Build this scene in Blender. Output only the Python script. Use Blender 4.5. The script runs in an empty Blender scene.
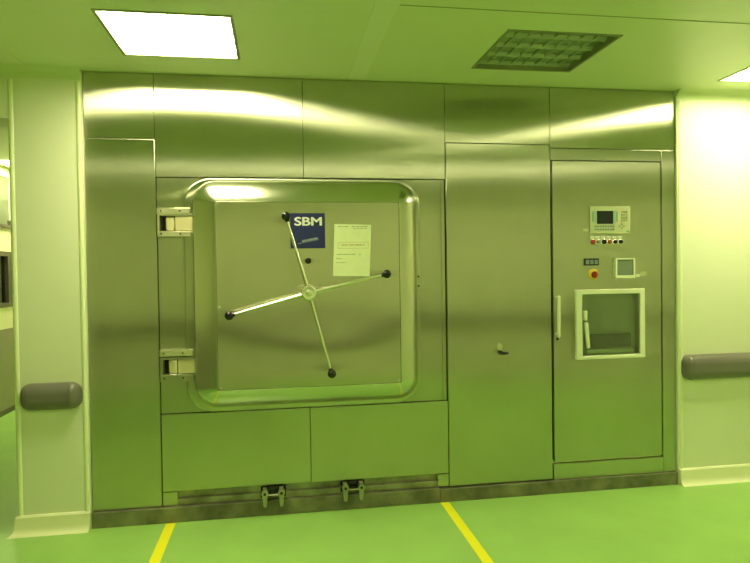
import bpy, bmesh, math, random
from mathutils import Vector, Matrix, Euler
random.seed(4)
S = bpy.context.scene
C = S.collection
PI = math.pi
H = 2.70

# ------------------------------------------------------------------ materials
def mat(name, col, rough=0.5, metal=0.0, spec=0.5, emit=None, es=0.0, coat=0.0, vary=0.0, vscale=6.0, bump=0.0, bscale=40.0):
    m = bpy.data.materials.new(name); m.use_nodes = True
    nt = m.node_tree; b = nt.nodes['Principled BSDF']
    b.inputs['Base Color'].default_value = (*col, 1); b.inputs['Roughness'].default_value = rough
    b.inputs['Metallic'].default_value = metal; b.inputs['Specular IOR Level'].default_value = spec
    b.inputs['Coat Weight'].default_value = coat; b.inputs['Coat Roughness'].default_value = 0.12
    if emit: b.inputs['Emission Color'].default_value = (*emit, 1); b.inputs['Emission Strength'].default_value = es
    if vary or bump:
        g = nt.nodes.new('ShaderNodeNewGeometry')
    if vary:
        n = nt.nodes.new('ShaderNodeTexNoise'); n.inputs['Scale'].default_value = vscale; n.inputs['Detail'].default_value = 5
        nt.links.new(g.outputs['Position'], n.inputs['Vector'])
        r = nt.nodes.new('ShaderNodeValToRGB')
        r.color_ramp.elements[0].position = .3; r.color_ramp.elements[1].position = .7
        r.color_ramp.elements[0].color = (*[c*(1-vary) for c in col], 1); r.color_ramp.elements[1].color = (*[min(1, c*(1+vary)) for c in col], 1)
        nt.links.new(n.outputs['Fac'], r.inputs['Fac']); nt.links.new(r.outputs['Color'], b.inputs['Base Color'])
    if bump:
        n = nt.nodes.new('ShaderNodeTexNoise'); n.inputs['Scale'].default_value = bscale
        nt.links.new(g.outputs['Position'], n.inputs['Vector'])
        u = nt.nodes.new('ShaderNodeBump'); u.inputs['Distance'].default_value = bump; u.inputs['Strength'].default_value = 1
        nt.links.new(n.outputs['Fac'], u.inputs['Height']); nt.links.new(u.outputs['Normal'], b.inputs['Normal'])
    return m

def brushed(name, col, wide=.45, narrow=.015, wav=.0016, dirt=.05, wscale=1.1):
    """brushed stainless sheet with vertical grain: highlights spread sideways and stay thin in height"""
    m = bpy.data.materials.new(name); m.use_nodes = True
    nt = m.node_tree; N = nt.nodes.new; L = nt.links.new
    nt.nodes.remove(nt.nodes['Principled BSDF'])
    b = N('ShaderNodeBsdfAnisotropic'); b.distribution = 'GGX'; L(b.outputs[0], nt.nodes['Material Output'].inputs[0])
    b.inputs['Roughness'].default_value = (wide*narrow)**.25
    b.inputs['Anisotropy'].default_value = 1-(narrow/wide)**.5
    t = N('ShaderNodeCombineXYZ'); t.inputs[2].default_value = 1
    L(t.outputs[0], b.inputs['Tangent'])
    g = N('ShaderNodeNewGeometry')
    mp = N('ShaderNodeMapping'); mp.inputs['Scale'].default_value = (120, 120, 2); L(g.outputs['Position'], mp.inputs['Vector'])
    gr = N('ShaderNodeTexNoise'); gr.inputs['Scale'].default_value = 1; gr.inputs['Detail'].default_value = 2; L(mp.outputs[0], gr.inputs['Vector'])
    big = N('ShaderNodeTexNoise'); big.inputs['Scale'].default_value = 2.6; big.inputs['Detail'].default_value = 6; L(g.outputs['Position'], big.inputs['Vector'])
    mx = N('ShaderNodeMix'); mx.data_type = 'FLOAT'; mx.inputs[0].default_value = .85
    L(gr.outputs['Fac'], mx.inputs[2]); L(big.outputs['Fac'], mx.inputs[3])
    cr = N('ShaderNodeValToRGB'); cr.color_ramp.elements[0].position = .3; cr.color_ramp.elements[1].position = .7
    cr.color_ramp.elements[0].color = (*[c*(1-dirt) for c in col], 1); cr.color_ramp.elements[1].color = (*[min(1, c*(1+dirt)) for c in col], 1)
    L(mx.outputs[0], cr.inputs['Fac']); L(cr.outputs['Color'], b.inputs['Color'])
    wv = N('ShaderNodeTexNoise'); wv.inputs['Scale'].default_value = wscale; wv.inputs['Detail'].default_value = 1; L(g.outputs['Position'], wv.inputs['Vector'])
    bp = N('ShaderNodeBump'); bp.inputs['Strength'].default_value = 1; bp.inputs['Distance'].default_value = wav
    L(wv.outputs['Fac'], bp.inputs['Height']); L(bp.outputs['Normal'], b.inputs['Normal'])
    return m

STEEL = (.57, .59, .43)
M = {
 'steel': brushed('brushed_steel', STEEL),
 'doorsteel': brushed('door_steel', (.61, .61, .46), wide=.35, wav=.0025),
 'polish': mat('polished_steel', (.62, .63, .48), .21, 1, bump=.0006, bscale=3),
 'dullsteel': mat('dull_steel', (.30, .30, .20), .45, .9, vary=.35, vscale=9),
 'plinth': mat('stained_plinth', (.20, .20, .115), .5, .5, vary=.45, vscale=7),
 'nichem': mat('niche_grey', (.50, .54, .38), .3, .2),
 'lugsteel': mat('lug_steel', (.40, .39, .27), .35, .9),
 'strip': mat('corner_strip', (.74, .82, .46), .38),
 'chrome': mat('chrome', (.80, .80, .66), .24, 1),
 'wall': mat('wall_panel', (.71, .76, .50), .38, spec=.4, vary=.02, vscale=1.5),
 'trim': mat('cream_trim', (.80, .83, .50), .35, spec=.5),
 'cove': mat('ceiling_cove', (.62, .73, .38), .45),
 'ceiling': mat('ceiling_panel', (.64, .74, .42), .42, spec=.5, vary=.02, vscale=1.2),
 'ceilstrip': mat('ceiling_strip', (.70, .78, .50), .4, spec=.5),
 'seam': mat('seam', (.25, .32, .12), .7),
 'floor': mat('green_floor', (.32, .58, .13), .30, spec=.4, vary=.05, vscale=3, bump=.0004, bscale=30),
 'rubber': mat('grey_vinyl', (.16, .155, .115), .34, spec=.45),
 'black': mat('black_plastic', (.006, .006, .006), .15),
 'dark': mat('dark_inside', (.02, .022, .012), .6),
 'yellow': mat('yellow_tape', (.92, .88, .01), .45),
 'navy': mat('navy_vinyl', (.010, .016, .10), .5),
 'white': mat('white_print', (.78, .80, .68), .5),
 'greyprint': mat('grey_print', (.33, .40, .38), .5),
 'paper': mat('paper', (.80, .88, .52), .6, vary=.03, vscale=20),
 'ink': mat('ink', (.33, .38, .20), .6),
 'redink': mat('red_ink', (.60, .46, .20), .6),
 'beige': mat('beige_plastic', (.52, .56, .30), .4),
 'key': mat('key_grey', (.22, .30, .24), .45),
 'keylight': mat('key_pale', (.42, .44, .22), .45),
 'cyan': mat('pale_cyan', (.30, .50, .36), .45),
 'screen': mat('screen_black', (.01, .012, .016), .15),
 'lcd': mat('lcd_grey', (.20, .25, .17), .25),
 'palepl': mat('pale_plastic', (.74, .78, .52), .35),
 'red': mat('red_plastic', (.38, .035, .015), .35),
 'orange': mat('orange_plastic', (.34, .09, .03), .35),
 'yplate': mat('yellow_plate', (.72, .55, .02), .4),
 'green': mat('green_mark', (.08, .42, .05), .5),
 'cream_metal': mat('cream_metal', (.72, .66, .38), .3, .6),
 'brightsteel': mat('bright_steel', (.70, .68, .48), .28, .9),
 'frame': mat('window_frame_grey', (.09, .085, .05), .45),
 'dado': mat('grey_dado', (.27, .27, .17), .45),
 'glasswall': mat('frosted_panel', (.15, .19, .10), .3),
 'lamp': mat('lamp_diffuser', (.9, .9, .8), .5, emit=(1.0, .91, .60), es=11.0),
 'lampdim': mat('lamp_diffuser_dim', (.9, .9, .8), .5, emit=(1.0, .91, .60), es=6.0),
 'lampoff': mat('lamp_off', (.27, .36, .19), .45),
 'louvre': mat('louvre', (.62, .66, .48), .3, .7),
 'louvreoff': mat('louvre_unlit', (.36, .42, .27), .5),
 'lampframe': mat('lamp_frame', (.30, .34, .18), .4, .4),
}
def glass(name, col, rough=0.0):
    m = bpy.data.materials.new(name); m.use_nodes = True; nt = m.node_tree
    for n in list(nt.nodes): nt.nodes.remove(n)
    o = nt.nodes.new('ShaderNodeOutputMaterial'); t = nt.nodes.new('ShaderNodeBsdfTransparent'); t.inputs[0].default_value = (*col, 1)
    g = nt.nodes.new('ShaderNodeBsdfGlossy'); g.inputs['Roughness'].default_value = .03
    f = nt.nodes.new('ShaderNodeFresnel'); f.inputs[0].default_value = 1.5
    x = nt.nodes.new('ShaderNodeMixShader')
    a = nt.nodes.new('ShaderNodeMath'); a.operation = 'MULTIPLY'; a.inputs[1].default_value = 1.6
    nt.links.new(f.outputs[0], a.inputs[0]); nt.links.new(a.outputs[0], x.inputs[0])
    nt.links.new(t.outputs[0], x.inputs[1]); nt.links.new(g.outputs[0], x.inputs[2]); nt.links.new(x.outputs[0], o.inputs[0])
    return m
M['glass'] = glass('window_glass', (.88, .93, .84))
M['pane'] = glass('dark_pane', (.30, .48, .22))

# ------------------------------------------------------------------ helpers
def box(bm, x0, x1, y0, y1, z0, z1, bev=0.0, seg=2):
    vs = [bm.verts.new((x, y, z)) for x in (x0, x1) for y in (y0, y1) for z in (z0, z1)]
    idx = [(0,1,3,2), (4,6,7,5), (0,4,5,1), (2,3,7,6), (0,2,6,4), (1,5,7,3)]
    fs = [bm.faces.new([vs[i] for i in f]) for f in idx]
    if bev:
        es = {e for f in fs for e in f.edges}
        bmesh.ops.bevel(bm, geom=list(es), offset=bev, segments=seg, affect='EDGES', profile=.5)
def cyl(bm, p, q, r, r2=None, n=20, caps=True):
    p, q = Vector(p), Vector(q); r2 = r if r2 is None else r2
    d = (q-p).normalized(); a = d.orthogonal().normalized(); b = d.cross(a)
    A = [bm.verts.new(p+(a*math.cos(t)+b*math.sin(t))*r) for t in [2*PI*i/n for i in range(n)]]
    B = [bm.verts.new(q+(a*math.cos(t)+b*math.sin(t))*r2) for t in [2*PI*i/n for i in range(n)]]
    for i in range(n): bm.faces.new((A[i], A[(i+1)%n], B[(i+1)%n], B[i]))
    if caps: bm.faces.new(A[::-1]); bm.faces.new(B)
def lathe(bm, c, prof, axis='y', n=32):
    """prof: list of (radius, offset along -y)"""
    c = Vector(c); rings = []
    for r, h in prof:
        if r < 1e-6: rings.append([bm.verts.new(c+Vector((0, -h, 0)))])
        else: rings.append([bm.verts.new(c+Vector((r*math.cos(2*PI*i/n), -h, r*math.sin(2*PI*i/n)))) for i in range(n)])
    for A, B in zip(rings, rings[1:]):
        for i in range(n):
            j = (i+1) % n
            if len(A) == 1 and len(B) == 1: continue
            if len(A) == 1: bm.faces.new((A[0], B[j], B[i]))
            elif len(B) == 1: bm.faces.new((A[i], A[j], B[0]))
            else: bm.faces.new((A[i], A[j], B[j], B[i]))
def ball(bm, c, r, sc=(1, 1, 1)):
    bmesh.ops.create_uvsphere(bm, u_segments=24, v_segments=16, radius=r, matrix=Matrix.Translation(c) @ Matrix.Diagonal((*sc, 1)))
def plate(bm, a0, a1, b0, b1, holes, c0, c1, ax='xz'):
    """solid sheet with rectangular holes; ax names the in-plane axes"""
    A = sorted({a0, a1, *[h[0] for h in holes], *[h[1] for h in holes]})
    B = sorted({b0, b1, *[h[2] for h in holes], *[h[3] for h in holes]})
    keep = {}
    for i in range(len(A)-1):
        for j in range(len(B)-1):
            ca, cb = (A[i]+A[i+1])/2, (B[j]+B[j+1])/2
            keep[i, j] = not any(h[0] < ca < h[1] and h[2] < cb < h[3] for h in holes)
    cache = {}
    def v(i, j, k):
        key = (i, j, k)
        if key not in cache:
            c = (c0, c1)[k]
            cache[key] = bm.verts.new({'xz': (A[i], c, B[j]), 'xy': (A[i], B[j], c), 'yz': (c, A[i], B[j])}[ax])
        return cache[key]
    for (i, j), ok in keep.items():
        if not ok: continue
        for k in (0, 1): bm.faces.new((v(i, j, k), v(i+1, j, k), v(i+1, j+1, k), v(i, j+1, k)))
        for di, dj, e in ((-1, 0, ((i, j), (i, j+1))), (1, 0, ((i+1, j), (i+1, j+1))), (0, -1, ((i, j), (i+1, j))), (0, 1, ((i, j+1), (i+1, j+1)))):
            if not keep.get((i+di, j+dj), False):
                bm.faces.new((v(*e[0], 0), v(*e[1], 0), v(*e[1], 1), v(*e[0], 1)))
def extrude(bm, prof, p0, p1, ax='x', smooth=False):
    """closed profile of (y,z) pairs swept along x (or (x,z) pairs along y, or (x,y) pairs along z)"""
    f = {'x': lambda t, a, b: (t, a, b), 'y': lambda t, a, b: (a, t, b), 'z': lambda t, a, b: (a, b, t)}[ax]
    A = [bm.verts.new(f(p0, a, b)) for a, b in prof]; B = [bm.verts.new(f(p1, a, b)) for a, b in prof]
    n = len(prof)
    for i in range(n): bm.faces.new((A[i], A[(i+1) % n], B[(i+1) % n], B[i]))
    bm.faces.new(A[::-1]); bm.faces.new(B)
def wpos(o):
    v = Vector((0, 0, 0))
    while o is not None: v += o.location; o = o.parent
    return v
def obj(name, bm, m, parent=None, smooth=True, origin=None, angle=35):
    bmesh.ops.recalc_face_normals(bm, faces=bm.faces)
    me = bpy.data.meshes.new(name)
    off = wpos(parent) if parent else Vector(origin or (0, 0, 0))
    bmesh.ops.translate(bm, vec=-off, verts=bm.verts)
    bm.to_mesh(me); bm.free()
    me.materials.append(M[m] if isinstance(m, str) else m)
    if smooth:
        me.set_sharp_from_angle(angle=math.radians(angle))
        for p in me.polygons:   # flat sheets keep their true flat normals beside a rolled edge
            p.use_smooth = not (max(abs(c) for c in p.normal) > .99999 and p.area > 2e-4)
    o = bpy.data.objects.new(name, me); C.objects.link(o)
    if parent: o.parent = parent
    else: o.location = off
    return o
def tag(o, label, cat, group=None, kind=None):
    o['label'] = label; o['category'] = cat
    if group: o['group'] = group
    if kind: o['kind'] = kind
    return o
def thing(name, label, cat, loc=(0, 0, 0), group=None):
    o = bpy.data.objects.new(name, None); C.objects.link(o); o.location = loc; o.empty_display_size = .1
    return tag(o, label, cat, group)
def struct(name, bm, m, parent=None, smooth=True):
    o = obj(name, bm, m, parent, smooth)
    if not parent: o['kind'] = 'structure'
    return o
def B(): return bmesh.new()
def bx(*a, **k):
    b = B(); box(b, *a, **k); return b
def dup(root, loc, label, group=None):
    r = root.copy(); C.objects.link(r); r.location = loc; r['label'] = label
    if group: r['group'] = group
    for ch in list(root.children):
        c = ch.copy(); C.objects.link(c); c.parent = r
        for g in ch.children:
            d = g.copy(); C.objects.link(d); d.parent = c
    return r
def text_bm(s, size, x, z, y, bold=0.0, ang=0.0, align='CENTER', thick=.0006, sx=1.0):
    cu = bpy.data.curves.new('t', 'FONT'); cu.body = s; cu.size = size; cu.offset = bold; cu.align_x = align; cu.align_y = 'CENTER'; cu.extrude = thick
    o = bpy.data.objects.new('t', cu); C.objects.link(o)
    dg = bpy.context.evaluated_depsgraph_get(); me = bpy.data.meshes.new_from_object(o.evaluated_get(dg))
    bm = B(); bm.from_mesh(me)
    bpy.data.objects.remove(o); bpy.data.curves.remove(cu); bpy.data.meshes.remove(me)
    bm.transform(Matrix.Translation((x, y, z)) @ Matrix.Rotation(-ang, 4, 'Y') @ Matrix.Rotation(PI/2, 4, 'X') @ Matrix.Diagonal((sx, 1, 1, 1)))
    return bm

# ------------------------------------------------------------------ the room
XL, XR, YB = -1.85, 5.45, -4.35       # left wall, right wall, wall behind the camera
XM = 3.815                            # right end of the machine front
LAMPS = [  # x0, x1, y0, y1, lit
 (.302, .928, -.896, -.302, True), (2.273, 2.899, -.896, -.302, False), (3.945, 4.571, -.85, -.24, True),
 (.302, .928, -3.70, -3.10, True), (2.273, 2.899, -3.70, -3.10, True), (3.935, 4.561, -3.70, -3.10, True),
 (-1.79, -1.17, 3.0, 3.62, True), (-1.79, -1.17, 5.2, 5.82, True)]
b = B(); box(b, XL-2.2, XR+.1, YB-.1, 7.1, -.1, 0); struct('floor', b, 'floor')
b = B(); plate(b, XL-2.2, XR+.1, YB-.1, 7.1, [(l[0], l[1], l[2], l[3]) for l in LAMPS], H, H+.02, 'xy'); struct('ceiling', b, 'ceiling')
# ceiling joints
b = B(); box(b, 1.565, 1.672, YB, -.02, H-.003, H, bev=.001); struct('trim_1', b, 'ceilstrip')
b = B(); box(b, -.40, -.29, YB, -.1, H-.003, H, bev=.001); struct('trim_2', b, 'ceilstrip')
b = B(); box(b, XL, 1.56, -1.304, -1.298, H-.0015, H); box(b, 1.68, XR, -1.108, -1.102, H-.0015, H); struct('trim_3', b, 'seam')

FY = -.02    # face of the finished walls
b = B(); box(b, XM, XR, FY, .12, 0, H); struct('wall_right_front', b, 'wall')
b = B(); box(b, -.40, 0, FY, .35, 0, H, bev=.0); struct('wall_column', b, 'wall')
b = B(); box(b, XL, -.40, FY, .25, 2.41, H); struct('wall_lintel', b, 'wall')
b = B(); box(b, XR, XR+.1, YB, .12, 0, H); struct('wall_right', b, 'wall')
b = B(); box(b, XL, XR, YB-.1, YB, 0, H); struct('wall_back', b, 'wall')
b = B(); box(b, -.40, -.35, .35, 7.0, 0, H); struct('wall_passage_right', b, 'wall')
b = B(); box(b, XL-2.1, -.35, 7.0, 7.1, 0, H); struct('wall_passage_end', b, 'wall')
b = B(); box(b, XL-2.2, XL-2.1, 2.0, 7.0, 0, H); struct('wall_far_room', b, 'wall')
b = B(); box(b, XL-2.1, XL-.08, 1.9, 2.0, 0, H); struct('wall_far_room_front', b, 'wall')
# left wall: grey dado, cream wall with two window bands in the passage
WY0, WY1 = 2.2, 3.62
b = B(); plate(b, YB, 7.0, .92, H, [(WY0, WY1, 1.157, 1.77), (WY0, WY1, 2.03, 2.60)], XL-.08, XL, 'yz'); struct('wall_left', b, 'trim')
b = B(); box(b, XL-.08, XL+.012, YB, 7.0, 0, .92, bev=.0); struct('trim_4', b, 'dado')
for n, (z0, z1, pm) in enumerate(((1.157, 1.77, 'pane'), (2.03, 2.60, 'glasswall'))):
    if n == 1:
        b = B(); box(b, XL-.05, XL+.03, WY0, WY1, 2.03, 2.065); box(b, XL-.05, XL+.03, WY1-.05, WY1, 2.065, 2.12)
        w = struct('window_2', b, 'frame'); struct('pane', bx(XL-.03, XL-.01, WY0, WY1, 2.066, 2.60), pm, w); continue
    w = struct('window_%d' % (n+1), (lambda bb: (plate(bb, WY0, WY1, z0, z1, [(WY0+.05, WY1-.12 if n == 0 else WY1-.06, z0+.05, z1-.05)], XL-.05, XL+.015, 'yz'), bb)[1])(B()), 'frame')
    struct('pane', bx(XL-.03, XL-.022, WY0+.05, WY1-.06, z0+.05, z1-.05), pm, w)
b = B(); box(b, XL+.012, XL+.028, YB, 7.0, 0, .05); struct('baseboard_left', b, 'frame')

# column and wall: rounded vertical corner profiles
def corner(bm, x0, x1, y, z0, z1, d=.007):
    n = 8; pr = [(x0, y+.002)] + [(x0+(x1-x0)*i/n, y-d*math.sin(PI*i/n)) for i in range(1, n)] + [(x1, y+.002)]
    extrude(bm, pr, z0, z1, 'z')
b = B(); corner(b, -.036, -.004, FY, .10, 2.63); struct('trim_5', b, 'strip')
b = B(); corner(b, -.402, -.370, FY, .10, 2.63); struct('trim_6', b, 'strip')
b = B(); corner(b, XM+.004, XM+.040, FY, .10, 2.63); struct('trim_7', b, 'strip')

# coved skirting: vertical upstand then a sweep onto the floor
def skirting(bm, x0, x1, y, mitre_l=0, mitre_r=0):
    pr = [(y+.004, 0)] + [(y-.055+.034*math.sin(t)-.002, .042*(1-math.cos(t))+.002) for t in [PI/2*i/7 for i in range(8)]]
    pr[1] = (y-.056, 0)
    pr += [(y-.020, .100), (y-.012, .108), (y+.004, .110)]
    A = [bm.verts.new((x0-(mitre_l*max(0, (y-.01-a)/.05)), a, c)) for a, c in pr]
    Bv = [bm.verts.new((x1+(mitre_r*max(0, (y-.01-a)/.05)), a, c)) for a, c in pr]
    n = len(pr)
    for i in range(n): bm.faces.new((A[i], A[(i+1) % n], Bv[(i+1) % n], Bv[i]))
    bm.faces.new(A[::-1]); bm.faces.new(Bv)
b = B(); skirting(b, -.402, -.004, FY, .05, .0); struct('baseboard_column', b, 'trim')
b = B(); skirting(b, XM+.004, XR, FY, 0, 0); struct('baseboard_right', b, 'trim')
b = B(); box(b, XL+.012, XR, YB, YB+.02, 0, .11, bev=.004); struct('baseboard_back', b, 'trim')
b = B(); box(b, XR-.02, XR, YB+.02, FY-.07, 0, .11, bev=.004); struct('baseboard_end', b, 'trim')
# concave cove under the ceiling
def cove(bm, x0, x1, y, r=.072):
    pr = [(y, H), (y-r, H)] + [(y-r+r*math.sin(t), H-r+r*math.cos(t)) for t in [PI/2*i/8 for i in range(1, 8)]] + [(y, H-r)]
    pr = [(y, H-.001), (y-r, H-.001)] + [(y-r*math.cos(t), H-r*math.sin(t)) for t in [PI/2*i/8 for i in range(1, 8)]] + [(y, H-r)]
    # concave: centre sits out in the room
    pr = [(y, H-.001), (y-r, H-.001)] + [(y-r+r*math.sin(t), H-r+r*math.cos(t)) for t in []] + [(y-r+r*math.sin(t), (H-.001)-r*(1-math.cos(t))) for t in [PI/2*i/8 for i in range(1, 9)]]
    extrude(bm, pr, x0, x1, 'x')
b = B(); cove(b, XL, -.003, FY, .06); struct('trim_8', b, 'cove')
b = B(); cove(b, XM+.003, XR, FY, .06); struct('trim_9', b, 'cove')

# ------------------------------------------------------------------ ceiling lamps
def lamp(spec, label, group=None):
    x0, x1, y0, y1, lit = spec; cx, cy = (x0+x1)/2, (y0+y1)/2
    t = thing('ceiling_light', label, 'ceiling light', (cx, cy, H), group)
    b = B(); e = .001
    plate(b, x0+e, x1-e, y0+e, y1-e, [(x0+.016, x1-.016, y0+.016, y1-.016)], H-.004, H+.040, 'xy'); obj('frame', b, 'lampframe', t)
    obj('reflector_pan', bx(x0+.016, x1-.016, y0+.016, y1-.016, H+.040, H+.055), 'lampoff', t)
    if lit:
        obj('diffuser', bx(x0+.018, x1-.018, y0+.018, y1-.018, H+.030, H+.036), 'lampdim' if y1 < -1 else 'lamp', t)
    b = B(); X0, X1, Y0, Y1 = x0+.016, x1-.016, y0+.016, y1-.016
    zt, zb = (H+.028, H+.020) if lit else (H+.036, H+.022)
    for i in range(1, 4):
        yy = Y0+(Y1-Y0)*i/4
        pr = [(yy-.004, zb), (yy+.004, zb), (yy+(.006 if lit else .030), zt), (yy-(.006 if lit else .030), zt)]
        extrude(b, pr, X0, X1, 'x')
    for s, yy in ((1, Y0), (-1, Y1)):
        pr = [(yy, zb), (yy+s*.003, zb), (yy+s*(.005 if lit else .030), zt), (yy, zt)]
        extrude(b, pr, X0, X1, 'x')
    for i in range(1, 8):
        xx = X0+(X1-X0)*i/8
        box(b, xx-.0015, xx+.0015, Y0, Y1, zb+.001, zt)
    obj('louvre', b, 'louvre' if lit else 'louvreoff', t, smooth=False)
    return t
lab = ['lit square ceiling light with louvre at left, above the large steel sterilizer door',
       'unlit square ceiling light with grey-green louvre, right of the middle of the ceiling',
       'lit square ceiling light cut by the right edge of the photo, above the pale wall',
       'lit square ceiling light overhead at the back of the room, left in its row',
       'lit square ceiling light overhead at the back of the room, middle of its row',
       'lit square ceiling light overhead at the back of the room, right in its row',
       'lit ceiling light in the passage left of the column, partly hidden behind it',
       'lit ceiling light at the far end of the passage behind the column']
for l, s in zip(LAMPS, lab): lamp(l, s, 'square ceiling lights')

# ------------------------------------------------------------------ machine body behind the cladding
b = B(); box(b, .002, XM-.002, .045, .35, .0, H-.002)
struct('wall_machine_back', b, 'dark')

G = .0016
def clad(x0, x1, z0, z1, label, m='steel', y=0.0, th=.02, extra=None, name='cladding_panel', holes=None, rails=True, group=None):
    b = B()
    if holes: plate(b, x0+G, x1-G, z0+G, z1-G, holes, y, y+th)
    else: box(b, x0+G, x1-G, y, y+th, z0+G, z1-G, bev=.0022, seg=2)
    o = obj(name, b, m, None, origin=((x0+x1)/2, y+th, z0))
    tag(o, label, 'panel')
    tag(o, label, 'panel', 'steel cladding panels of the machine front')
    return o
clad(.002, .400, 2.307, H-.002, 'small brushed steel panel at the top left corner of the machine front')
clad(.400, 1.283, 2.083, H-.002, 'wide brushed steel top panel with bright glare, above the large door\'s left half')
clad(1.283, 2.190, 2.083, H-.002, 'wide brushed steel top panel above the right half of the large door')
clad(2.190, 2.908, 2.318, H-.002, 'brushed steel top panel above the tall plain panel with the small black latch')
clad(2.908, XM-.002, 2.297, H-.002, 'brushed steel top panel at the right end, above the control cabinet door')
clad(.002, .400, .093, 2.307, 'tall narrow brushed steel panel beside the pale column')
clad(.404, 1.299, .180, .650, 'low brushed steel panel under the left half of the large door')
clad(1.299, 2.190, .178, .650, 'low brushed steel panel under the right half of the large door')
plain = clad(2.193, 2.908, .090, 2.318, 'tall wide plain steel panel between the large door and the control cabinet')
# scuffed fold line on the left panel
# kick area under the low panels
t = thing('kick_space_frame', 'recessed dark steel kick frame under the two low panels', 'machine base', (1.3, .03, .093))
obj('back_plate', bx(.49, 2.117, .030, .036, .093, .178), 'dullsteel', t)
obj('rail', bx(.49, 2.117, .004, .030, .093, .133, bev=.002), 'dullsteel', t)
obj('post', bx(.405, .490, .001, .036, .094, .177, bev=.002), 'steel', t)
obj('post', bx(2.117, 2.189, .001, .036, .094, .174, bev=.002), 'steel', t)
for i, x in enumerate((.60, .70)): obj('stiffener', bx(x, x+.012, .018, .030, .133, .177), 'dullsteel', t)
# plinth
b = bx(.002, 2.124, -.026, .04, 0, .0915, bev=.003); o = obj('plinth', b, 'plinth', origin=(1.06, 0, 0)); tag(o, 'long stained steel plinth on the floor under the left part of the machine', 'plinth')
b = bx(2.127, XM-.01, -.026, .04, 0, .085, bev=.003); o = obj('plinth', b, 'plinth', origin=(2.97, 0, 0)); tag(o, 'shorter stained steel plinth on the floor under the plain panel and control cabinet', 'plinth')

# small latch on the plain panel
t = thing('panel_latch', 'small black lever latch on the tall plain steel panel', 'latch', (2.545, 0, .955))
b = B(); lathe(b, (2.545, 0, .990), [(0.0, .003), (.018, .003), (.020, 0)]); obj('escutcheon', b, 'brightsteel', t)
b = B(); lathe(b, (2.545, 0, .955), [(0, .03), (.010, .03), (.012, .026), (.012, -.003), (0, -.003)]); obj('spindle', b, 'black', t)
b = B(); ball(b, (2.560, -.034, .950), .010, (3.6, 1.0, 1.0)); obj('lever', b, 'black', t)

# ------------------------------------------------------------------ docking brackets
def dock(x, label):
    t = thing('docking_bracket', label, 'bracket', (x+.068, -.03, .06), 'docking brackets')
    for k, dx in enumerate((.018, .118)):
        b = B(); cx = x+dx
        cyl(b, (cx, -.066, .148), (cx, -.030, .148), .021, n=24)
        extrude(b, [(cx-.018, .145), (cx+.018, .145), (cx+.010, .070), (cx+.004, .064), (cx-.004, .064), (cx-.010, .070)], -.060, -.040, 'y')
        box(b, cx-.013, cx+.013, -.040, .003, .136, .172, bev=.003)
        lug = obj('lug', b, 'lugsteel', t)
        b = B(); cyl(b, (cx, -.072, .148), (cx, -.064, .148), .009, n=6); obj('bolt', b, 'dark', lug)
    b = B(); cyl(b, (x+.03, -.046, .132), (x+.106, -.046, .132), .006); obj('cross_pin', b, 'lugsteel', t)
    b = bx(x-.008, x+.144, -.006, .003, .108, .174, bev=.001); obj('mounting_plate', b, 'black', t)
dock(.995, 'dark twin-lug docking bracket hanging under the joint of the low panels, left one')
dock(1.490, 'dark twin-lug docking bracket hanging under the right low panel, nearer the middle')

# ------------------------------------------------------------------ door surround with hinge pockets
SY = .026
t = thing('door_surround', 'recessed steel surround plate behind the large sterilizer door, with two hinge pockets', 'door surround', (1.3, SY, .652))
b = B(); plate(b, .402, 2.189, .652, 2.081, [(.424, .70, .895, .988), (.424, .70, 1.755, 1.850)], SY, SY+.012); obj('plate', b, 'steel', t)
def pocket(z0, z1, zt, zb, m2='brightsteel'):
    b = B()
    plate(b, .410, .614, z0-.012, z1+.012, [(.424, .6145, z0, z1)], -.030, SY-.001)
    f = obj('hinge_bracket', b, m2, t)
    b = bx(.408, .600, -.034, SY-.001, zt-.036, zt, bev=.002); pl = obj('top_strap', b, 'brightsteel', t)
    for x in (.432, .542):
        b = B(); lathe(b, (x, -.034, zt-.018), [(0, .003), (.004, .003), (.0055, 0)], n=12); obj('screw', b, 'dark', pl)
    b = bx(.410, .600, -.031, SY-.001, zb, z0-.004, bev=.002); pl = obj('bottom_strap', b, 'brightsteel' if z0 > 1.5 else 'steel', t)
    for x in (.432, .542):
        b = B(); lathe(b, (x, -.031, (z0+zb)/2), [(0, .003), (.004, .003), (.0055, 0)], n=12); obj('screw', b, 'dark', pl)
pocket(1.757, 1.848, 1.894, 1.722)
pocket(.897, .986, 1.042, .852, 'steel')
obj('right_return', bx(2.165, 2.186, SY-.008, SY-.001, .656, 2.078), 'steel', t)

# ------------------------------------------------------------------ chamber door
def rrect(x0, x1, z0, z1, r, n=10):
    pts = []
    for cx, cz, a0 in ((x1-r, z1-r, 0), (x0+r, z1-r, PI/2), (x0+r, z0+r, PI), (x1-r, z0+r, 1.5*PI)):
        for i in range(n+1):
            a = a0+PI/2*i/n; pts.append((cx+r*math.cos(a), cz+r*math.sin(a)))
    return pts
def loft(bm, loops, cap0=True, cap1=True):
    R = [[bm.verts.new((x, y, z)) for x, z in pts] for pts, y in loops]
    n = len(R[0])
    for A, Bq in zip(R, R[1:]):
        for i in range(n): bm.faces.new((A[i], A[(i+1) % n], Bq[(i+1) % n], Bq[i]))
    if cap0: bm.faces.new(R[0])
    if cap1: bm.faces.new(R[-1])
door = thing('sterilizer_door', 'large square steel sterilizer door with rounded polished rim and four-spoke handwheel', 'door', (1.3, 0, .652))
b = B()
F = (.558, 2.018, .653, 2.079)
def fl(i, r): return rrect(F[0]+i, F[1]-i, F[2]+i, F[3]-i, r)
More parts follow.
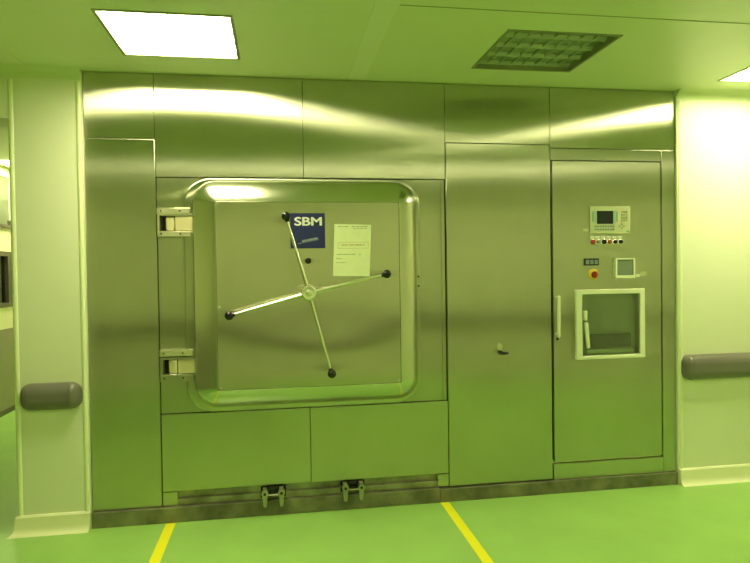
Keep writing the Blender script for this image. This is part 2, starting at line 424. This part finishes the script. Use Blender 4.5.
loft(b, [(fl(0, .165), .022), (fl(0, .165), .002), (fl(.003, .162), -.003), (fl(.010, .155), -.005), (fl(.050, .12), -.006), (fl(.055, .12), -.019)]); fo = obj('flange', b, 'steel', door, angle=50)
O = (.618, 1.978, .694, 2.052); I = (.757, 1.856, .808, 1.919)
def lp(t): return rrect(*[O[k]+(I[k]-O[k])*t for k in range(4)], .135+(.012-.135)*t, 12)
loops = [(lp(0), -.018), (lp(0), -.060)]
tt, yy = 0.0, -.060
NS = 26
for i in range(NS):
    f0 = (i+.5)/NS
    th = math.radians(88-50*f0/.14) if f0 < .14 else math.radians(46-33*(f0-.14)/.86)   # rolled edge, then a shallow dome
    ds = .155/NS
    tt += ds*math.cos(th)/.125; yy -= ds*math.sin(th)
    loops.append((lp(min(tt, 1)), yy))
loops.append((lp(1), -.146)); loops.append((lp(1), -.128))

b = B(); loft(b, loops); obj('rim', b, 'polish', door, angle=60)
# inner face sheet: slightly twisted rolled sheet
b = B(); e = .007; x0, x1, z0, z1 = I[0]+e, I[1]-e, I[2]+e, I[3]-e
NX, NZ = 40, 60; grid = []
for i in range(NX+1):
    col = []
    for j in range(NZ+1):
        u, v = i/NX, j/NZ
        zz = z0+(z1-z0)*v-1.08; tw = .036*math.sin(PI*u**1.2)*zz*math.exp(-(zz/.22)**2)
        col.append(b.verts.new((x0+(x1-x0)*u, -.152+tw, z0+(z1-z0)*v)))
    grid.append(col)
for i in range(NX):
    for j in range(NZ): b.faces.new((grid[i][j], grid[i+1][j], grid[i+1][j+1], grid[i][j+1]))
r = bmesh.ops.extrude_face_region(b, geom=b.faces[:])
bmesh.ops.translate(b, vec=(0, .005, 0), verts=[v for v in r['geom'] if isinstance(v, bmesh.types.BMVert)])
fp = obj('face_panel', b, 'doorsteel', door)
for x, z in ((.775, .826), (1.31, 1.905), (.775, 1.30), (1.84, .826), (1.84, 1.905), (.775, 1.905)):
    b = B(); lathe(b, (x, -.150, z), [(0, .0035), (.004, .003), (.006, 0)], n=12); obj('rivet', b, 'brightsteel', fp)
for z in (1.46, 1.40):
    b = B(); lathe(b, (2.000, -.018, z), [(0, .006), (.006, .006), (.007, 0)], n=6); obj('bolt', b, 'dark', fo)
for z0_, z1_ in ((.899, .984), (1.759, 1.846)):   # hinge arms reaching into the pockets
    b = bx(.512, .612, -.024, SY+.016, z0_, z1_, bev=.003); h = obj('hinge_arm', b, 'cream_metal', t)
    b = bx(.456, .509, -.020, SY+.016, z0_, z1_, bev=.012); obj('hinge_knuckle', b, 'cream_metal', h)
# handwheel
hw = Vector((1.291, -.27, 1.378))
b = B(); lathe(b, (hw.x, -.150, hw.z), [(.040, 0), (.040, .006), (.026, .012), (.026, .085), (.040, .092), (.0455, .098), (.0455, .128), (.042, .136), (.036, .138), (.034, .133), (.022, .132), (.020, .140), (.012, .146), (0, .148)], n=40)
hub = obj('hub', b, 'chrome', door, angle=30)
for i in range(6):
    a = 2*PI*i/6; b = B(); lathe(b, (hw.x+.031*math.cos(a), -.288, hw.z+.031*math.sin(a)), [(0, .005), (.0045, .005), (.005, 0)], n=12); obj('bolt', b, 'chrome', hub)
for kx, kz in ((1.166, 1.823), (1.751, 1.481), (1.416, .902), (.836, 1.257)):
    k = Vector((kx, -.272, kz)); d = (k-hw); d.y = 0; d.normalize(); s = Vector((hw.x, -.270, hw.z))+d*.042
    b = B(); cyl(b, s, k-d*.018, .0105, .0075, n=20); sp = obj('spoke', b, 'chrome', door)
    b = B(); ball(b, k, .0255); cyl(b, k-d*.034, k-d*.012, .011, .015, n=16); obj('knob', b, 'black', sp)
b = B(); lathe(b, (1.294, -.150, 1.566), [(.008, 0), (.007, .012), (.016, .018), (.018, .028), (.014, .036), (0, .038)], n=24)
obj('small_knob', b, 'black', door)

# logo sticker and notice on the door
t = thing('sticker', 'navy blue square sticker with bold white letters at top of the large door', 'sticker', (1.295, -.1555, 1.64))
obj('backing', bx(1.193, 1.398, -.1572, -.1555, 1.641, 1.851, bev=.0004), 'navy', t)
b = B()
for dx, dz in ((-.0030, 0), (.0030, 0), (0, .0018), (0, -.0018)):   # heavy strokes
    tb = text_bm('SBM', .070, 1.300+dx, 1.799+dz, -.1575+dx*.02, sx=1.34); me_ = bpy.data.meshes.new('t'); tb.to_mesh(me_); tb.free(); b.from_mesh(me_); bpy.data.meshes.remove(me_)
obj('lettering', b, 'white', t, smooth=False)
def strokes(items, y, ang=0, cx=0, cz=0):
    b = B()
    for (x0, x1, z0, z1) in items: box(b, x0, x1, y-.0003, y+.0003, z0, z1)
    if ang: bmesh.ops.rotate(b, cent=(cx, y, cz), matrix=Matrix.Rotation(-ang, 3, 'Y'), verts=b.verts)
    return b
it = [(1.262, 1.268, 1.676, 1.692), (1.236, 1.258, 1.674, 1.677)]; x = 1.270
for i in range(9): it.append((x, x+.0075, 1.679, 1.689+.003*(i % 2))); x += .0098
it.append((1.262, 1.360, 1.6745, 1.6765))
obj('small_lettering', strokes(it, -.1575, math.radians(11), 1.27, 1.68), 'greyprint', t, smooth=False)

t = thing('notice', 'pale paper notice with a red-framed line, stuck right of the navy sticker', 'notice', (1.56, -.1555, 1.467))
b = B(); vs = [b.verts.new(v) for v in ((1.442, -.1560, 1.473), (1.665, -.1560, 1.467), (1.679, -.1560, 1.780), (1.455, -.1560, 1.786))]
f = b.faces.new(vs); r = bmesh.ops.extrude_face_region(b, geom=[f]); bmesh.ops.translate(b, vec=(0, -.0012, 0), verts=[v for v in r['geom'] if isinstance(v, bmesh.types.BMVert)])
obj('sheet', b, 'paper', t, smooth=False)
y = -.1575; random.seed(9)
def words(x0, x1, z, h):
    out = []; x = x0
    while x < x1-.006:
        w = random.uniform(.006, .020); out.append((x, min(x+w, x1), z, z+h)); x += w+random.uniform(.003, .006)
    return out
it = words(1.478, 1.540, 1.768, .005)+words(1.560, 1.655, 1.768, .005)+words(1.57, 1.65, 1.757, .004)
it += words(1.468, 1.580, 1.600, .005)+words(1.462, 1.50, 1.575, .004)+words(1.462, 1.520, 1.551, .004)+words(1.6, 1.62, 1.6, .003)
obj('printed_lines', strokes(it, y), 'ink', t, smooth=False)
it = words(1.498, 1.645, 1.655, .008)
it += [(1.476, 1.662, 1.674, 1.676), (1.474, 1.658, 1.638, 1.640), (1.474, 1.476, 1.638, 1.676), (1.658, 1.660, 1.638, 1.676)]
obj('red_frame', strokes(it, y), 'redink', t, smooth=False)

# ------------------------------------------------------------------ control cabinet
t = cd = thing('control_cabinet', 'tall steel control cabinet at the right end with operator panel, buttons and small window', 'cabinet', (3.36, .02, .086))
obj('head_rail', bx(2.910, 3.712, 0, .02, 2.219, 2.294, bev=.002), 'steel', t)
obj('sill_rail', bx(2.914, 3.712, -.004, .02, .086, .190, bev=.003), 'steel', t)
obj('stile', bx(3.716, XM-.003, 0, .02, .086, 2.294, bev=.002), 'steel', t)
obj('stop_strip', bx(2.916, 3.712, .022, .040, .192, .212), 'brightsteel', t)

DY = -.002
wx0, wx1, wz0, wz1 = 3.112, 3.528, .912, 1.322
b = B(); plate(b, 2.922, 3.704, .206, 2.211, [(wx0-.02, wx1+.02, wz0-.015, wz1+.015)], DY, DY+.024); cdoor = obj('door', b, 'steel', cd)
# handle
b = B(); box(b, 2.928, 2.950, -.052, -.034, 1.045, 1.318, bev=.007, seg=3)
box(b, 2.930, 2.948, -.040, DY, 1.050, 1.072, bev=.004); box(b, 2.930, 2.948, -.040, DY, 1.290, 1.312, bev=.004); hd = obj('handle', b, 'palepl', cdoor)
b = B(); lathe(b, (2.948, DY, 1.028), [(0, .004), (.007, .004), (.009, 0)], n=16); obj('lock', b, 'dark', cdoor)
# glazed window
b = B(); plate(b, 3.068, 3.566, .886, 1.354, [(wx0, wx1, wz0, wz1)], -.034, DY)
wf = obj('window_frame', b, 'palepl', cd)
mod = wf.modifiers.new('bevel', 'BEVEL'); mod.width = .005; mod.segments = 2; mod.limit_method = 'ANGLE'
b = B(); plate(b, wx0-.014, wx1+.014, wz0-.012, wz1+.012, [(wx0-.004, wx1+.004, wz0-.003, wz1+.003)], DY+.001, .040); box(b, wx0-.014, wx1+.014, .040, .044, wz0-.012, wz1+.012)
obj('niche', b, 'nichem', wf)
obj('glass_pane', bx(wx0, wx1, -.020, -.016, wz0, wz1), 'glass', wf)
obj('dark_ledge', bx(3.170, 3.488, .010, .038, .962, 1.050, bev=.003), 'rubber', wf)
obj('pale_bar', bx(3.150, 3.490, -.014, -.002, .924, .950, bev=.003), 'palepl', wf)
b = B(); box(b, 3.120, 3.141, -.046, -.022, 1.150, 1.214, bev=.006); obj('latch', b, 'palepl', wf)
b = B(); box(b, 3.124, 3.147, -.048, -.022, .962, 1.135, bev=.007); bmesh.ops.rotate(b, cent=(3.135, -.03, 1.13), matrix=Matrix.Rotation(math.radians(-5), 3, 'Y'), verts=b.verts); obj('latch_lever', b, 'palepl', wf)
# operator panel
b = bx(3.181, 3.474, -.012, DY, 1.728, 1.909, bev=.003); op = obj('operator_panel', b, 'beige', cd)
obj('screen', bx(3.232, 3.348, -.0135, -.012, 1.793, 1.880), 'screen', op)
obj('key_strip', bx(3.214, 3.230, -.0135, -.012, 1.800, 1.880), 'cyan', op)
obj('key_strip', bx(3.350, 3.366, -.0135, -.012, 1.800, 1.880), 'cyan', op)
obj('edge_strip', bx(3.199, 3.207, -.0135, -.012, 1.808, 1.875), 'key', op)
obj('edge_strip', bx(3.373, 3.381, -.0135, -.012, 1.808, 1.875), 'key', op)
for j in range(2):
    for i in range(8):
        x = 3.216+i*.0185; z = 1.771-j*.020; obj('key', bx(x, x+.0125, -.0145, -.012, z, z+.012, bev=.002), 'key', op)
for j in range(4):
    for i in range(3):
        x = 3.410+i*.016; z = 1.868-j*.019; obj('keypad_key', bx(x, x+.011, -.0145, -.012, z, z+.013, bev=.002), 'keylight', op)
for dx, dz in ((0, .013), (0, -.013), (-.016, 0), (.016, 0)):
    obj('arrow_key', bx(3.412+dx-.006, 3.412+dx+.006, -.0145, -.012, 1.778+dz-.005, 1.778+dz+.005, bev=.002), 'ink', op)
obj('green_mark', bx(3.446, 3.464, -.0130, -.012, 1.738, 1.747), 'green', op)
obj('red_mark', bx(3.440, 3.452, -.0130, -.012, 1.773, 1.779), 'redink', op)
# push buttons
for x, m, r in ((3.202, 'red', .016), (3.240, 'key', .012), (3.281, 'black', .015), (3.322, 'orange', .014), (3.362, 'screen', .012), (3.402, 'screen', .013)):
    b = B(); lathe(b, (x, DY, 1.672), [(.019, 0), (.019, .006), (.015, .008), (0, .008)], n=24); pb = obj('push_button', b, 'chrome', cd)
    b = B(); lathe(b, (x, DY-.008, 1.672), [(r, 0), (r, .012), (r*.8, .016), (0, .017)], n=24); obj('cap', b, m, pb)
    obj('tag_plate', bx(x-.015, x+.015, DY-.002, DY, 1.696, 1.712), 'white' if x > 3.22 else 'palepl', pb)
o = obj('tag_plate', bx(3.136, 3.174, DY-.002, DY, 1.744, 1.762), 'palepl', cd)
cdi = obj('counter_display', bx(3.139, 3.245, -.012, DY, 1.515, 1.563, bev=.003), 'dark', cd)
for i in range(3): obj('counter_window', bx(3.150+i*.031, 3.173+i*.031, -.0135, -.012, 1.524, 1.552), 'key', cdi)
b = B(); lathe(b, (3.205, DY, 1.456), [(.036, 0), (.036, .004), (.033, .006), (0, .006)], n=36); sw = obj('main_switch', b, 'yplate', cd)
b = B(); lathe(b, (3.213, DY-.006, 1.454), [(.022, 0), (.020, .012), (0, .013)], n=24); box(b, 3.207, 3.219, DY-.030, DY-.018, 1.432, 1.476, bev=.003); obj('switch_knob', b, 'red', sw)
b = B(); plate(b, 3.352, 3.496, 1.427, 1.562, [(3.365, 3.485, 1.446, 1.552)], -.032, DY); rd = obj('recorder_display', b, 'palepl', cd)
obj('screen', bx(3.365, 3.485, -.026, -.016, 1.446, 1.552), 'lcd', rd)
obj('display_label', bx(3.520, 3.545, DY-.001, DY, 1.433, 1.452), 'palepl', cd)
obj('display_label', bx(3.555, 3.592, DY-.001, DY, 1.440, 1.470), 'keylight', cd)

# ------------------------------------------------------------------ crash rails
def prof_rail(y, z0, z1, d=.075, n=6):
    r = .056; pts = [(y, z0)]
    for i in range(n+1):
        a = PI/2*i/n; pts.append((y-d+r-r*math.sin(a), z0+r-r*math.cos(a)))
    zm = (z0+z1)/2
    for i in range(n+1):
        a = PI/2*(1-i/n); pts.append((y-d+r-r*math.sin(a), z1-r+r*math.cos(a)))
    pts.append((y, z1)); return pts
def crash_rail(x0, x1, y, z0, z1, label, capl=True, capr=True, flip=False, cap=.055):
    t = thing('crash_rail', label, 'crash rail', ((x0+x1)/2, y, z0))
    pr = prof_rail(y, z0, z1)
    if flip: pr = [(2*y-a, c) for a, c in pr]
    a, c = x0+(cap if capl else 0), x1-(cap if capr else 0)
    b = B(); extrude(b, pr, a, c, 'x'); obj('rail_body', b, 'rubber', t, angle=40)
    zm = (z0+z1)/2
    pr = prof_rail(y, z0+.001, z1-.001, .073)
    if flip: pr = [(2*y-p, q) for p, q in pr]
    for use, xs, s in ((capl, a, -1), (capr, c, 1)):
        if not use: continue
        b = B(); N = 9; loops = []
        for i in range(N+1):
            th = PI/2*i/N*.93; k = math.cos(th)
            kz = .30+.70*k
            loops.append([b.verts.new((xs+s*(.0015+(cap-.0015)*math.sin(th)), y+(p-y)*max(k, .03)*1.0, zm+(q-zm)*kz)) for p, q in pr])
        for A, Bq in zip(loops, loops[1:]):
            for i in range(len(A)): b.faces.new((A[i], A[(i+1) % len(A)], Bq[(i+1) % len(A)], Bq[i]))
        b.faces.new(loops[0]); b.faces.new(loops[-1])
        obj('end_cap', b, 'rubber', t, angle=50)
    return t
crash_rail(-.366, -.034, FY, .722, .876, 'short grey wall bumper with rounded ends on the left column')
crash_rail(3.835, XR, FY, .722, .892, 'long grey wall bumper rail on the pale wall at the right edge', capr=False)
crash_rail(XL+.1, XR-.05, YB, .722, .892, 'long grey wall bumper rail on the wall behind the viewer', flip=True)

# ------------------------------------------------------------------ floor tapes
def tape(x0, x1, y0, y1, label):
    o = obj('floor_tape', bx(x0, x1, y0, y1, .0002, .0012), 'yellow', origin=((x0+x1)/2, (y0+y1)/2, 0)); tag(o, label, 'floor marking', 'yellow floor tapes')
tape(.425, .482, -2.6, -.03, 'yellow tape line on the green floor running from under the narrow left panel')
tape(2.124, 2.180, -2.6, -.03, 'yellow tape line on the green floor running from below the large door\'s right side')

# ------------------------------------------------------------------ camera and world
cam = bpy.data.cameras.new('camera'); co = bpy.data.objects.new('camera', cam); C.objects.link(co); S.camera = co
cam.sensor_fit = 'HORIZONTAL'; cam.sensor_width = 36; cam.lens = 36*612.2/750
r = Vector((.98755716, -.15657958, -.0146182)); u = Vector((.0172529, .01548069, .99973131)); f = Vector((.15631121, .98754402, -.01798952))
m = Matrix((r, u, -f)).transposed().to_4x4(); m.translation = (1.11492786, -3.83609523, 1.50262120); co.matrix_world = m
cam.clip_start = .05
w = bpy.data.worlds.new('world'); S.world = w; w.use_nodes = True; w.node_tree.nodes['Background'].inputs[0].default_value = (.02, .03, .01, 1)
S.view_settings.view_transform = 'Standard'; S.view_settings.look = 'None'; S.view_settings.gamma = 1; S.view_settings.exposure = 1.82
S.view_settings.use_curve_mapping = False
